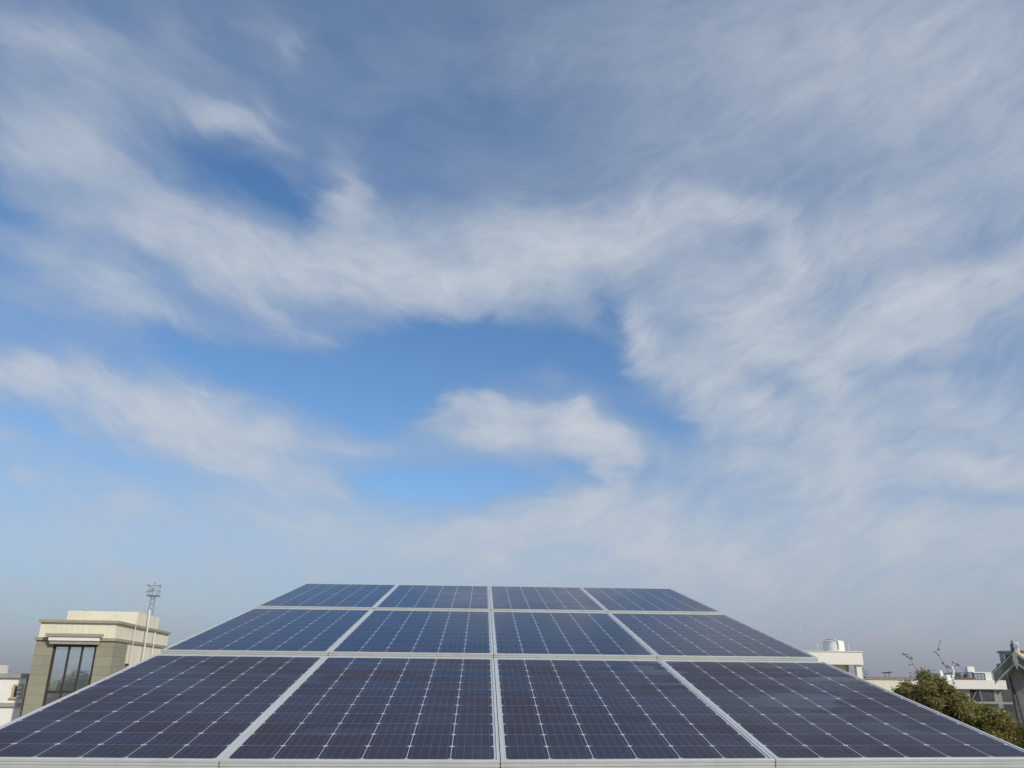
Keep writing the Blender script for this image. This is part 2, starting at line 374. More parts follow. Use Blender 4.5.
def leaf_mat(name, stops):
    m = bpy.data.materials.new(name); m.use_nodes = True
    t = m.node_tree; T = NT(t); b = t.nodes['Principled BSDF']
    geo = T.n('ShaderNodeNewGeometry')
    co = T.n('ShaderNodeTexCoord').outputs['Object']
    n = T.noise(co, 1.6, 3, 0.5)
    f = T.m('ADD', T.m('MULTIPLY', geo.outputs['Random Per Island'], 0.65), T.m('MULTIPLY', T.smooth(n, 0.3, 0.7), 0.35))
    T.put(b.inputs['Base Color'], T.ramp(f, stops))
    b.inputs['Roughness'].default_value = 0.55
    b.inputs['Specular IOR Level'].default_value = 0.35
    b.inputs['Transmission Weight'].default_value = 0.0
    b.inputs['Subsurface Weight'].default_value = 0.0
    tr = T.n('ShaderNodeBsdfTranslucent')
    T.put(tr.inputs[0], T.ramp(f, [(p, tuple(x*1.3 for x in c_)) for p, c_ in stops]))
    mx = T.n('ShaderNodeMixShader'); mx.inputs[0].default_value = 0.38
    out = t.nodes['Material Output']
    t.links.new(b.outputs[0], mx.inputs[1]); t.links.new(tr.outputs[0], mx.inputs[2]); t.links.new(mx.outputs[0], out.inputs[0])
    return m
M['leaf'] = leaf_mat('olive_leaves', [(0.0, (0.06, 0.066, 0.022)), (0.35, (0.16, 0.155, 0.045)), (0.62, (0.27, 0.24, 0.068)), (0.82, (0.38, 0.32, 0.12)), (1.0, (0.42, 0.30, 0.17))])
M['leaf_dark'] = leaf_mat('dark_leaves', [(0.0, (0.012, 0.020, 0.010)), (0.6, (0.03, 0.045, 0.018)), (1.0, (0.06, 0.075, 0.03))])

# ------------------------------------------------------------------ mesh helpers
class MB:
    def __init__(s):
        s.v = []; s.f = []
    def quadring(s, ring_a, ring_b):
        n = len(ring_a)
        for i in range(n):
            s.f.append((ring_a[i], ring_a[(i+1) % n], ring_b[(i+1) % n], ring_b[i]))
    def box(s, x0, x1, y0, y1, z0, z1):
        i = len(s.v)
        s.v += [(x0,y0,z0),(x1,y0,z0),(x1,y1,z0),(x0,y1,z0),(x0,y0,z1),(x1,y0,z1),(x1,y1,z1),(x0,y1,z1)]
        s.f += [(i,i+3,i+2,i+1),(i+4,i+5,i+6,i+7),(i,i+1,i+5,i+4),(i+1,i+2,i+6,i+5),(i+2,i+3,i+7,i+6),(i+3,i,i+4,i+7)]
        return s
    def bbox(s, x0, x1, y0, y1, z0, z1, c=0.02):
        """box with chamfered vertical and top edges"""
        i = len(s.v)
        for z, k in ((z0, 0), (z1-c, 0), (z1, c)):
            x0k, x1k, y0k, y1k = x0+k, x1-k, y0+k, y1-k
            s.v += [(x0k+c,y0k,z),(x1k-c,y0k,z),(x1k,y0k+c,z),(x1k,y1k-c,z),(x1k-c,y1k,z),(x0k+c,y1k,z),(x0k,y1k-c,z),(x0k,y0k+c,z)]
        for r in range(2):
            s.quadring(list(range(i+8*r, i+8*r+8)), list(range(i+8*r+8, i+8*r+16)))
        s.f.append(tuple(range(i+7, i-1, -1))); s.f.append(tuple(range(i+16, i+24)))
        return s
    def prism(s, poly, y0, y1):
        """poly in (x, z), extruded along y"""
        n = len(poly); i = len(s.v)
        s.v += [(x, y0, z) for x, z in poly] + [(x, y1, z) for x, z in poly]
        s.f.append(tuple(range(i, i+n))); s.f.append(tuple(range(i+2*n-1, i+n-1, -1)))
        for k in range(n):
            s.f.append((i+k, i+n+k, i+n+(k+1) % n, i+(k+1) % n))
        return s
    def tube(s, pts, radii, n=8, cap=True):
        pts = [Vector(p) for p in pts]
        if not hasattr(radii, '__len__'): radii = [radii]*len(pts)
        rings = []
        for k, p in enumerate(pts):
            dr = (pts[min(k+1, len(pts)-1)] - pts[max(k-1, 0)]).normalized()
            a = dr.orthogonal().normalized()
            if abs(dr.z) < 0.99:
                a = dr.cross(Vector((0, 0, 1))).normalized()
            bq = dr.cross(a)
            i = len(s.v)
            for j in range(n):
                th = 2*math.pi*j/n
                s.v.append(tuple(p + (a*math.cos(th) + bq*math.sin(th))*radii[k]))
            rings.append(list(range(i, i+n)))
        for r0, r1 in zip(rings, rings[1:]): s.quadring(r0, r1)
        if cap:
            s.f.append(tuple(rings[0][::-1])); s.f.append(tuple(rings[-1]))
        return s
    def lathe(s, prof, n=28, c=(0, 0)):
        rings = []
        for r, z in prof:
            i = len(s.v)
            for j in range(n):
                th = 2*math.pi*j/n
                s.v.append((c[0]+r*math.cos(th), c[1]+r*math.sin(th), z))
            rings.append(list(range(i, i+n)))
        for r0, r1 in zip(rings, rings[1:]): s.quadring(r0, r1)
        s.f.append(tuple(rings[0][::-1])); s.f.append(tuple(rings[-1]))
        return s
    def build(s, name, m, parent=None, smooth=False, loc=None):
        me = bpy.data.meshes.new(name)
        me.from_pydata(s.v, [], s.f); me.update()
        import bmesh
        b = bmesh.new(); b.from_mesh(me); bmesh.ops.recalc_face_normals(b, faces=b.faces); b.to_mesh(me); b.free()
        me.materials.append(m)
        if smooth:
            for p in me.polygons: p.use_smooth = len(p.vertices) == 4
        o = bpy.data.objects.new(name, me); COL.objects.link(o)
        if parent: o.parent = parent
        if loc: o.location = loc
        return o
def tag(o, label, cat=None, group=None, kind=None):
    if label: o['label'] = label
    if cat: o['category'] = cat
    if group: o['group'] = group
    if kind: o['kind'] = kind
    return o
def empty(name, loc, rz=0.0, label=None, cat=None, group=None):
    o = bpy.data.objects.new(name, None); COL.objects.link(o)
    o.empty_display_size = 0.3
    o.location = loc; o.rotation_euler = (0, 0, rz)
    return tag(o, label, cat, group)

# ------------------------------------------------------------------ ground
g = MB()
NR = 48
g.v.append((0, 0, 0))
for rr in (30, 200, 1500, 6000):
    for j in range(NR):
        g.v.append((rr*math.cos(2*math.pi*j/NR), rr*math.sin(2*math.pi*j/NR), 0))
for j in range(NR): g.f.append((0, 1+j, 1+(j+1) % NR))
for k in range(3):
    g.quadring([1+k*NR+j for j in range(NR)], [1+(k+1)*NR+j for j in range(NR)])
tag(g.build('ground', M['dirt'], loc=(0, 0, GROUND)), None, kind='structure')

# ------------------------------------------------------------------ our own building under the array
hb = empty('terrace_building', (0, 1.8, GROUND), 0, 'cream flat-roofed building whose terrace carries the tilted solar array', 'building')
H = -GROUND
MB().box(-2.75, 2.75, -6.4, 5.2, 0, H-0.15).build('wall', M['cream'], hb)
MB().box(-2.80, 2.80, -6.45, 5.25, H-0.148, H).build('roof_slab', M['roof_floor'], hb)
kb = MB()
kb.box(-2.86, 2.86, -6.55, -6.452, H-0.20, H+0.14).box(-2.86, 2.86, 5.252, 5.35, H-0.20, H+0.14)
kb.box(-2.90, -2.802, -6.45, 5.25, H-0.19, H+0.135).box(2.802, 2.90, -6.45, 5.25, H-0.19, H+0.135)
kb.build('kerb', M['concrete'], hb)

# ------------------------------------------------------------------ the solar array
TILT = R(11.5)
A_ORG = Vector((0, 0, 1.35))
A_MAT = Matrix.Translation(A_ORG) @ Matrix.Rotation(TILT, 4, 'X')
PITCH, PW = 0.994, 0.991
PLEN = 12*0.1587 + 2*0.026
ROW_Y = [0.0, PLEN+0.0788, 2*PLEN+0.0788+0.0841]
ROW_Z = [0.0, 0.0107, 0.0173]
SAG = [-0.0016, -0.0025, 0.0018, 0.0139, 0.0260]     # the front purlin is a little higher on the right
def sag(x):
    t = min(max((x/PITCH)+2, 0), 3.9999); k = int(t)
    return SAG[k] + (SAG[k+1]-SAG[k])*(t-k)
PROF = [(0.011,-0.0045),(0.011,0.0),(0.0009,0.0),(0.0,-0.0009),(0.0,-0.0095),(0.0022,-0.0107),(0.0022,-0.0128),(0.0,-0.0140),
        (0.0,-0.0205),(0.0022,-0.0217),(0.0022,-0.0238),(0.0,-0.0250),(0.0,-0.0325),(0.0016,-0.0335),(0.0016,-0.0350),(0.0,-0.0360),
        (0.0,-0.040),(0.030,-0.040),(0.030,-0.0385),(0.0035,-0.0385),(0.0035,-0.0045)]
looks = [
 ['dusty dark solar panel at the left end of the front row', 'front-row solar panel left of centre, rinsed clean in dark blue smears',
  'front-row solar panel right of centre, evenly brown with dust', 'solar panel at the right end of the front row, beside the tree'],
 ['deep blue solar panel at the left end of the middle row', 'middle-row solar panel just left of the centre seam',
  'middle-row solar panel just right of the centre seam', 'solar panel at the right end of the middle row, beside the white roof room'],
 ['farthest-row solar panel at its left end, slanting against the sky', 'top-row solar panel just left of the centre seam, against the sky',
  'top-row solar panel just right of the centre seam, grey with sky glare', 'top-row solar panel at the right end, under hazy sky']]
def make_panel(row, col):
    x0 = (col-2)*PITCH + (PITCH-PW)/2
    y0 = ROW_Y[row]; z0 = ROW_Z[row]
    def wz(x, y):      # local warp
        return sag(x0+x)*(1-y/PLEN) if row == 0 else 0.0
    root = bpy.data.objects.new('solar_panel', None); COL.objects.link(root)
    root.empty_display_size = 0.2
    root.matrix_world = A_MAT @ Matrix.Translation((x0+PW/2, y0, z0))
    tag(root, looks[row][col], 'solar panel', 'solar panels of the tilted rooftop array')
    hx = PW/2
    fr = MB(); rings = []
    for dd, z in PROF:
        i = len(fr.v)
        for (x, y) in ((dd, dd), (PW-dd, dd), (PW-dd, PLEN-dd), (dd, PLEN-dd)):
            fr.v.append((x-hx, y, z + wz(x, y)))
        rings.append([i, i+1, i+2, i+3])
    for a_, b_ in zip(rings, rings[1:]+rings[:1]): fr.quadring(a_, b_)
    fr.build('frame', M['alu'], root)
    me = bpy.data.meshes.new('cell_sheet')
    e = 0.0106
    K = 8
    cs = [(e+(PW-2*e)*i/K, e+(PLEN-2*e)*j/K) for j in range(K+1) for i in range(K+1)]
    nv = len(cs)
    vs = [(x-hx, y, -0.0030+wz(x, y)) for x, y in cs] + [(x-hx, y, -0.0080+wz(x, y)) for x, y in cs]
    fs = []
    for j in range(K):
        for i in range(K):
            a_ = j*(K+1)+i
            fs.append((a_, a_+1, a_+K+2, a_+K+1))
    fs += [tuple(nv+q for q in f[::-1]) for f in fs]
    me.from_pydata(vs, [], fs)
    uvl = me.uv_layers.new(name='UVMap')
    for lp in me.loops:
        x, y = cs[lp.vertex_index % nv]
        uvl.data[lp.index].uv = (x, y)
    me.materials.append(M['cells']); me.materials.append(M['white_clean'])
    for p in me.polygons: p.material_index = 0 if p.index < K*K else 1
    o = bpy.data.objects.new('cell_sheet', me); COL.objects.link(o); o.parent = root
    return root
for r_ in range(3):
    for c_ in range(4):
        make_panel(r_, c_)

# steel structure that carries the panels
ms = bpy.data.objects.new('mounting_structure', None); COL.objects.link(ms)
ms.matrix_world = Matrix.Translation((0, 0, 0))
tag(ms, 'galvanised steel frame of posts and purlins under the solar panels', 'mounting frame')
rotx = Matrix.Rotation(TILT, 4, 'X')
def on_array(name, mb):
    o = mb.build(name, M['steel'], ms)
    o.matrix_world = A_MAT
    return o
for r_ in range(3):
    for fy in (0.32, PLEN-0.32):
        y = ROW_Y[r_]+fy; zt = ROW_Z[r_] - 0.0415 + (-0.003 if r_ == 0 else 0)
        on_array('purlin', MB().box(-1.97, 1.97, y-0.02, y+0.02, zt-0.04, zt))
for x in (-1.45, 0.0, 1.45):
    on_array('rafter', MB().box(x-0.03, x+0.03, 0.10, ROW_Y[2]+PLEN-0.10, -0.170, -0.0885))
    for y in (0.45, 3.0, 5.5):
        top = A_MAT @ Vector((x, y, -0.1705))
        MB().box(top.x-0.03, top.x+0.03, top.y-0.03, top.y+0.03, 0.012, top.z).build('post', M['steel'], ms)
        MB().box(top.x-0.10, top.x+0.10, top.y-0.10, top.y+0.10, 0.0, 0.0115).build('base_plate', M['steel'], ms)

# ------------------------------------------------------------------ buildings
EZ = EYE_Z - GROUND       # eye height above the street
def local(xy, azd):
    return (CAM.x+xy[0], CAM.y+xy[1], GROUND), -R(azd)
def E(z): return EZ+z

# --- tower block on the left
loc, rz = local((-21.368, 50.680), -7.5)
tw = empty('tower_building', loc, rz, 'cream and stone-clad tower block with a tall three-pane window, on the left', 'building')
MB().box(-4.22, -0.03, 0.30, 13.6, 0, E(1.75)).build('wall', M['cream'], tw)
cl = MB().box(-4.25, -3.30, 0.0, 0.298, 0, E(1.74)).box(-0.93, 0.0, 0.0, 0.298, 0, E(1.742))
cl.box(-3.298, -0.932, 0.0, 0.297, E(1.52), E(1.738)).box(-3.298, -0.932, 0.0, 0.297, 0, E(-3.0))
cl.box(-0.028, 0.0, 0.302, 2.88, 0, E(1.744))
cl.build('stone_cladding', M['stone'], tw)
MB().box(-4.20, -0.05, 0.06, 13.62, E(1.92), E(2.74)).build('parapet', M['cream'], tw)
MB().box(-4.36, 0.06, -0.10, 13.72, E(1.752), E(1.918)).build('cornice', M['beige_band'], tw)
MB().box(-4.30, 0.07, -0.07, 13.72, E(2.742), E(2.90)).build('coping', M['beige_band'], tw)
MB().box(-4.24, -0.02, 4.25, 9.9, E(2.902), E(3.70)).build('roof_room', M['cream'], tw)
MB().box(-3.66, -0.62, -0.36, -0.145, E(1.95), E(2.11)).box(-3.70,-0.58,-0.39,-0.362,E(1.955),E(2.125)).build('canopy', M['beige_band'], tw)
MB().box(-3.52, -0.76, -0.32, -0.145, E(1.735), E(1.948)).build('canopy_fascia', M['white_clean'], tw)
MB().box(-3.46, -0.80, -0.25, -0.012, E(1.545), E(1.732)).build('canopy_soffit', M['beige_band'], tw)
wn_ = MB().box(-3.296, -0.934, 0.10, 0.22, E(1.40), E(1.518)).box(-3.296, -3.17, 0.10, 0.22, E(-2.998), E(1.398)).box(-1.06, -0.934, 0.10, 0.22, E(-2.998), E(1.398))
wn_.box(-3.168, -1.062, 0.11, 0.21, E(-1.10), E(-0.98))
win = wn_.build('window', M['dark_frame'], tw)
MB().box(-2.49, -2.39, 0.085, 0.215, E(-2.998), E(1.397)).build('mullion', M['dark_frame'], win)
MB().box(-1.77, -1.67, 0.085, 0.215, E(-2.998), E(1.397)).build('mullion', M['dark_frame'], win)
for a_, b_ in ((-3.165, -2.492), (-2.388, -1.772), (-1.668, -1.065)):
    MB().box(a_, b_, 0.150, 0.170, E(-0.978), E(1.396)).build('pane', M['glass'], win)
    MB().box(a_, b_, 0.150, 0.170, E(-2.996), E(-1.102)).build('pane', M['glass'], win)
MB().box(-3.29, -0.94, 0.26, 0.296, E(-2.99), E(1.516)).build('reveal', M['dark'], tw)
# pipes on the flank
MB().tube([(0.12, 3.55, 0.5), (0.12, 3.55, E(3.0)), (0.12, 3.55, E(3.38))], [0.026, 0.026, 0.02], 8).build('downpipe', M['pipe'], tw, True)
MB().tube([(0.15, 6.4, 0.5), (0.15, 6.4, E(2.0)), (0.14, 6.4, E(2.95)), (0.10, 6.4, E(4.02))], 0.055, 10).build('downpipe', M['pipe'], tw, True)
MB().tube([(0.13, 8.7, 0.5), (0.13, 8.7, E(2.70))], 0.032, 8).build('downpipe', M['pipe'], tw, True)
MB().tube([(-0.3, 5.3, E(3.721)), (-0.3, 5.3, E(4.05)), (-0.25, 5.3, E(4.20)), (-0.20, 5.3, E(4.16))], 0.03, 8).build('vent_pipe', M['pipe'], tw, True)
MB().tube([(-3.35, 4.6, E(3.721)), (-3.35, 4.6, E(3.82)), (-3.28, 4.6, E(3.91)), (-3.20, 4.6, E(3.86)), (-3.22,4.6,E(3.80))], 0.03, 8).build('vent_pipe', M['pipe'], tw, True)
MB().box(0.002, 0.12, 3.0, 3.35, E(0.42), E(0.56)).build('wall_bracket', M['dark'], tw)

# antenna mast standing on the tower
import itertools
loc2 = (tw.matrix_basis @ Vector((-0.20, 8.0, E(3.72))))
am = empty('antenna_mast', tuple(loc2), rz, 'slim lattice antenna mast with a cage of small aerials above the tower roof', 'antenna')
lg = MB()
for sx, sy in ((-1, -1), (1, -1), (1, 1), (-1, 1)):
    lg.tube([(sx*0.16, sy*0.17, 0), (sx*0.12, sy*0.12, 1.28)], 0.015, 6)
for z in (0.25, 0.6, 0.95):
    lg.tube([(-0.16, -0.16, z), (0.14, -0.14, z+0.3)], 0.014, 5).tube([(0.16, 0.16, z), (-0.14, 0.14, z+0.3)], 0.014, 5)
lg.build('lattice', M['mast'], am)
MB().box(-0.38, 0.38, -0.30, 0.30, 1.285, 1.35).build('platform', M['mast'], am)
cg = MB(); rnd = random.Random(4)
for x, y in ((-0.30, -0.25), (0.30, -0.25), (0.30, 0.25), (-0.30, 0.25), (0.0, -0.25), (-0.12, 0.1)):
    cg.tube([(x, y, 1.352), (x*1.12, y*1.1, 2.05+rnd.uniform(-0.1, 0.12))], 0.012, 5)
for z in (1.62, 1.98):
    cg.tube([(-0.42, -0.27, z), (0.36, -0.27, z+0.02)], 0.016, 5).tube([(0.34, -0.27, z), (0.34, 0.3, z)], 0.016, 5).tube([(-0.33, -0.27, z), (-0.33, 0.3, z)], 0.016, 5)
cg.tube([(-0.3, -0.26, 1.4), (0.3, -0.26, 1.95)], 0.012, 5).tube([(0.3, -0.26, 1.4), (-0.3, -0.26, 1.95)], 0.012, 5)
cg.build('cage', M['mast'], am)
for x, y, z in ((-0.42, -0.27, 2.0), (0.42, -0.2, 2.02), (-0.40, -0.27, 1.58), (0.38, 0.1, 1.60), (0.05, -0.27, 2.12), (-0.10, -0.3, 1.66)):
    MB().bbox(x-0.045, x+0.045, y-0.04, y+0.04, z-0.06, z+0.06, 0.01).build('aerial', M['steel'], am)

# --- low white building at the far left, against the tower
lb = empty('white_building', tuple(tw.matrix_basis @ Vector((0, 0, 0))), rz, 'low white building with grey ledges left of the tower', 'building')
MB().box(-14.0, -4.90, 1.55, 9.0, 0, E(-1.885)).box(-14.0, -4.92, 1.55, 9.0, E(-1.675), E(-0.315)).build('wall', M['white'], lb)
MB().box(-14.05, -4.80, 1.43, 9.1, E(-1.883), E(-1.677)).build('ledge', M['concrete'], lb)
MB().box(-14.05, -4.78, 1.40, 9.1, E(-0.313), E(-0.08)).build('roof_ledge', M['concrete'], lb)
MB().box(-4.918, -4.30, 1.62, 9.0, E(-8.0), E(-0.30)).build('side_shadow_strip', M['concrete'], lb)  # grey body standing in for the dark side shadow next to the tower
MB().box(-12.0, -7.1, 2.6, 4.4, E(-0.078), E(0.39)).build('roof_box', M['white'], lb)
w_ = MB().box(-5.54, -5.44, 1.47, 1.548, E(-1.36), E(-0.66)).box(-5.438, -5.02, 1.47, 1.548, E(-0.76), E(-0.66)).box(-5.62, -4.98, 1.42, 1.548, E(-1.45), E(-1.362))
w_ = w_.box(-5.06, -5.0, 1.47, 1.548, E(-1.358), E(-0.762)).build('window', M['tan'], lb)
MB().box(-5.436, -5.04, 1.535, 1.547, E(-1.358), E(-0.762)).build('pane', M['white'], w_)
b_ = MB().box(-5.435, -5.30, 1.52, 1.533, E(-1.357), E(-0.763)).box(-5.435, -5.062, 1.49, 1.519, E(-1.22), E(-1.18)).box(-5.435, -5.062, 1.49, 1.519, E(-0.99), E(-0.95))  # first box: dark-coloured sheet standing in for the shaded left reveal
b_.build('bars_and_dark_reveal', M['dark'], w_)

# --- white roof room with a water tank, right of the array
loc, rz = local((20.60, 45.56), 1.9)
wb = empty('white_roof_block', loc, rz, 'bright white building with an overhanging parapet behind the right edge of the array', 'building')
MB().box(-4.6, -1.52, 0.30, 5.0, 0, E(0.82)).box(-1.518, -0.36, 1.1, 5.0, 0, E(0.82)).build('wall', M['white'], wb)
MB().box(-0.355, -0.08, 0.12, 0.42, 0, E(0.82)).build('pillar', M['white'], wb)
MB().box(-1.50, -0.38, 0.24, 0.30, 0, E(0.10)).build('balcony_wall', M['white'], wb)
MB().box(-4.7, 0.0, 0.0, 5.1, E(0.823), E(1.47)).build('parapet', M['white'], wb)
MB().box(-4.74, 0.04, -0.04, 5.14, E(1.473), E(1.51)).build('coping', M['white_clean'], wb)
MB().box(-0.52, -0.44, 1.02, 1.098, 0, E(0.80)).build('downpipe', M['steel'], wb)
tk = empty('water_tank', tuple(wb.matrix_basis @ Vector((-1.04, 1.2, E(1.512)))), rz, 'round white plastic water tank on the bright white building', 'water tank')
TR = 0.55
prof = [(TR, 0), (TR+0.01, 0.06), (TR, 0.10), (TR+0.012, 0.20), (TR, 0.24), (TR+0.012, 0.36), (TR, 0.40), (TR+0.012, 0.50), (TR-0.02, 0.555), (TR*0.80, 0.585), (TR*0.45, 0.60), (0.17, 0.605), (0.17, 0.64), (0.02, 0.65)]
MB().lathe(prof, 32).build('tank_body', M['tank'], tk, True)
MB().tube([(-0.50, -0.2, 0.60), (-0.40, -0.42, 0.62), (-0.2, -0.56, 0.60), (0.02, -0.59, 0.56), (0.05, -0.60, 0.1)], 0.022, 8).build('inlet_pipe', M['concrete'], tk, True)
for (x, y, h, r, lab) in ((-2.82, 1.0, 1.7, 0.014, 'thin pale rod standing left of the water tank, nearest the array'),
                          (-2.02, 1.0, 0.42, 0.024, 'short white pipe standing just left of the water tank'),
                          (-0.28, 1.0, 0.42, 0.024, 'short white pipe standing just right of the water tank')):
    p = MB().tube([(0, 0, 0), (0.0, 0, h*0.6), (-0.02*h, 0, h)], [r, r, r*0.8], 7).tube([(0, 0, 0), (0, 0, 0.03)], r*2.4, 8).build('roof_pipe', M['pipe'], None, True)
    p.location = wb.matrix_basis @ Vector((x, y, E(1.512)))
    tag(p, lab, 'pipe')

# --- low cream building between the white block and the tree
loc, rz = local((24.66, 54.70), 1.9)
cb = empty('cream_building', loc, rz, 'low cream building with a dark coping between the white building and the tree', 'building')
MB().box(-2.5, 3.5, 0.05, 8.0, 0, E(0.10)).build('wall', M['cream'], cb)
MB().box(-2.55, 3.55, 0.0, 8.05, E(0.103), E(0.17)).build('ledge', M['beige_band'], cb)
MB().box(0.1, 3.55, 0.01, 0.30, E(0.173), E(0.26)).build('coping', M['mast'], cb)
sh = empty('flat_shade', tuple(cb.matrix_basis @ Vector((1.95, 1.0, E(0.173)))), rz, 'small dark flat shade on thin legs above the low cream building', 'roof shade')
MB().prism([(-0.30, 0.34), (-0.12, 0.39), (0.26, 0.42), (0.30, 0.40), (0.0, 0.32)], -0.25, 0.25).build('sheet', M['dark'], sh)
MB().tube([(-0.15, 0, 0), (-0.15, 0, 0.345)], 0.02, 6).build('leg', M['mast'], sh)
MB().tube([(0.12, 0, 0), (0.12, 0, 0.355)], 0.02, 6).build('leg', M['mast'], sh)
ta = empty('tv_antenna', tuple(cb.matrix_basis @ Vector((0.45, 0.8, E(0.173)))), rz, 'tangled dark television aerial with a small pale dish on the cream building', 'antenna')
MB().tube([(0, 0, 0), (-0.04, 0, 0.45), (-0.2, 0, 0.62)], 0.018, 6).tube([(0, 0, 0.15), (0.2, 0, 0.46)], 0.016, 6).tube([(-0.25, 0, 0.28), (0.25, 0, 0.20)], 0.014, 6).tube([(-0.03, 0, 0.3), (-0.28, 0, 0.5)], 0.012, 6).build('aerial', M['mast'], ta)
MB().lathe([(0.02, 0.0), (0.10, 0.02), (0.16, 0.06), (0.165, 0.06), (0.10, 0.0), (0.02, -0.02)], 16, (-0.05, -0.25)).build('dish', M['white_clean'], ta, True)

# --- white terraces behind the tree
loc, rz = local((35.33, 60.43), 10)
tb = empty('terrace_house', loc, rz, 'white terraced house with a dark glazed strip behind the tree', 'building')
MB().box(-3.4, 1.20, 0.0, 6.0, 0, E(-0.46)).box(1.202, 3.0, 0.4, 6.0, 0, E(-0.44)).build('lower_wall', M['concrete'], tb)
MB().box(-2.6, 1.86, -0.25, 6.0, E(-0.458), E(0.145)).build('balcony_band', M['white'], tb)
MB().box(-0.9, 1.20, 0.4, 6.0, E(0.148), E(0.62)).build('upper_wall', M['concrete'], tb)
MB().box(0.0, 1.16, 0.30, 5.8, E(0.622), E(0.70)).build('roof_slab', M['white_clean'], tb)
w_ = MB().box(0.0, 0.74, 0.33, 0.398, E(0.15), E(0.60)).build('window', M['dark_frame'], tb)
for x in (0.03, 0.27, 0.51):
    MB().box(x, x+0.20, 0.318, 0.329, E(0.18), E(0.57)).build('pane', M['glass'], w_)
MB().box(0.76, 1.20, 0.28, 0.397, E(0.148), E(0.618)).build('white_panel', M['white_clean'], tb)
jl = MB()
for k in range(14):
    x = 0.0+k*0.07
    jl.tube([(x-0.2, -0.06, E(-1.20)), (x+0.12, -0.06, E(-0.50))], 0.010, 4)
    jl.tube([(x+0.12, -0.05, E(-1.20)), (x-0.2, -0.05, E(-0.50))], 0.010, 4)
jl.build('lattice_screen', M['steel'], tb)
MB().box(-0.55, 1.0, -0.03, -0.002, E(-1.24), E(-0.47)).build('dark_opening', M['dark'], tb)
MB().tube([(-0.6, -0.12, E(-1.24)), (-0.2, -0.12, E(-0.66))], 0.02, 6).tube([(0.12, -0.12, E(-1.24)), (0.06, -0.12, E(-0.5))], 0.025, 6).build('stay', M['trim'], tb)
MB().box(-3.0, 3.2, -0.30, 0.0, E(-1.42), E(-1.30)).build('ledge', M['concrete'], tb)
def world_of(base, v): return tuple(base.matrix_basis @ Vector(v))
o = MB().bbox(-0.25, 0.25, -0.2, 0.3, 0.0, 0.36, 0.03).box(-0.06, 0.05, -0.215, -0.202, 0.04, 0.12).build('roof_tank', M['white'], None)
o.location = world_of(tb, (0.13, 1.2, E(0.702))); o.rotation_euler = (0, 0, rz)
tag(o, 'square white tank on the roof of the terraced house', 'water tank')
# clutter on the terrace, left
o = MB().lathe([(0.08, 0), (0.085, 0.5), (0.085, 0.86), (0.03, 0.9)], 12).build('chimney_pipe', M['white'], None, True)
o.location = world_of(tb, (-1.26, 0.6, E(0.148))); tag(o, 'pale upright chimney pipe among roof clutter right of the twigs', 'chimney')
o = MB().bbox(-0.28, 0.28, -0.2, 0.2, 0, 0.34, 0.04).build('air_cooler', M['white'], None)
o.location = world_of(tb, (-1.74, 0.2, E(0.148))); tag(o, 'boxy white unit on the terrace just behind the tree top', 'air cooler')
o = MB().lathe([(0.16, 0), (0.17, 0.35), (0.13, 0.52), (0.10, 0.60), (0.02, 0.64)], 16).build('roof_vent', M['white'], None, True)
o.location = world_of(tb, (-2.16, 0.5, E(0.148))); tag(o, 'pale pointed roof vent beside the taller twig', 'vent')
for k, (x, lab) in enumerate(((-0.95, 'dark round barrel on the terrace, nearer the pale pipe'), (-0.50, 'dark round barrel on the terrace, nearer the square tank'))):
    o = MB().lathe([(0.17, 0), (0.18, 0.15), (0.17, 0.3), (0.18, 0.42), (0.12, 0.48)], 16).build('barrel', M['mast'], None, True)
    o.location = world_of(tb, (x, 0.15, E(0.148))); tag(o, lab, 'barrel', 'dark barrels on the terrace')
o = MB().box(-0.65, 0.65, -0.06, 0.06, 0, 0.14).box(-0.6, 0.6, -0.05, 0.05, 0.141, 0.17).build('planter', M['red'], None)
o.location = world_of(tb, (-0.72, -0.12, E(0.148))); o.rotation_euler = (0, 0, rz)
tag(o, 'long reddish planter on the edge of the white terrace', 'planter')

# --- gabled house at the right edge
HS = 2.2
loc, rz = local((13.34*HS, 21.14*HS), 37)
gh = empty('gabled_house', loc, rz, 'grey gabled house with white-edged bargeboards at the right edge', 'building')
def G(x, z): return (x*HS, E(z*HS))
ap, apx = 0.73, 0.10
def slope(x): return ap-abs(x-apx)*0.90          # roof line in the gable plane (metres / HS)
L0, R0 = -0.44, 0.64
def band(y0, y1, d0, d1, sgn, name, m_, parent):
    xe = L0 if sgn < 0 else R0
    k = 0.10 if sgn < 0 else 0.10
    P_ = [G(apx, ap-d0), G(xe, slope(xe)-d0), G(xe+(-sgn)*0.0, slope(xe)-d1), G(apx, ap-d1)]
    return MB().prism(P_, y0, y1).build(name, m_, parent)
for s_ in (-1, 1):
    bb_ = band(-0.10, -0.02, 0.030, 0.255, s_, 'bargeboard', M['fascia'], gh)
    band(-0.15, -0.102, 0.002, 0.032, s_, 'trim', M['trim'], bb_)
    band(-0.16, -0.102, 0.238, 0.285, s_, 'trim', M['trim'], bb_)
    xe = L0-0.02 if s_ < 0 else R0+0.02
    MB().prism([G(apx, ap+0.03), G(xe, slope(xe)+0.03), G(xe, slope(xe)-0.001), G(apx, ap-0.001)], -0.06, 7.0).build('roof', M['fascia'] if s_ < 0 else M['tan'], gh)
pd = [G(apx-0.035, ap-0.02), G(apx-0.05, ap-0.18), G(apx-0.03, ap-0.30), G(apx+0.01, ap-0.43), G(apx+0.035, ap-0.33), G(apx+0.06, ap-0.24), G(apx+0.045, ap-0.02)]
MB().prism(pd, -0.22, -0.162).build('pendant', M['trim'], gh)
WX0, WX1 = -0.17, 0.52
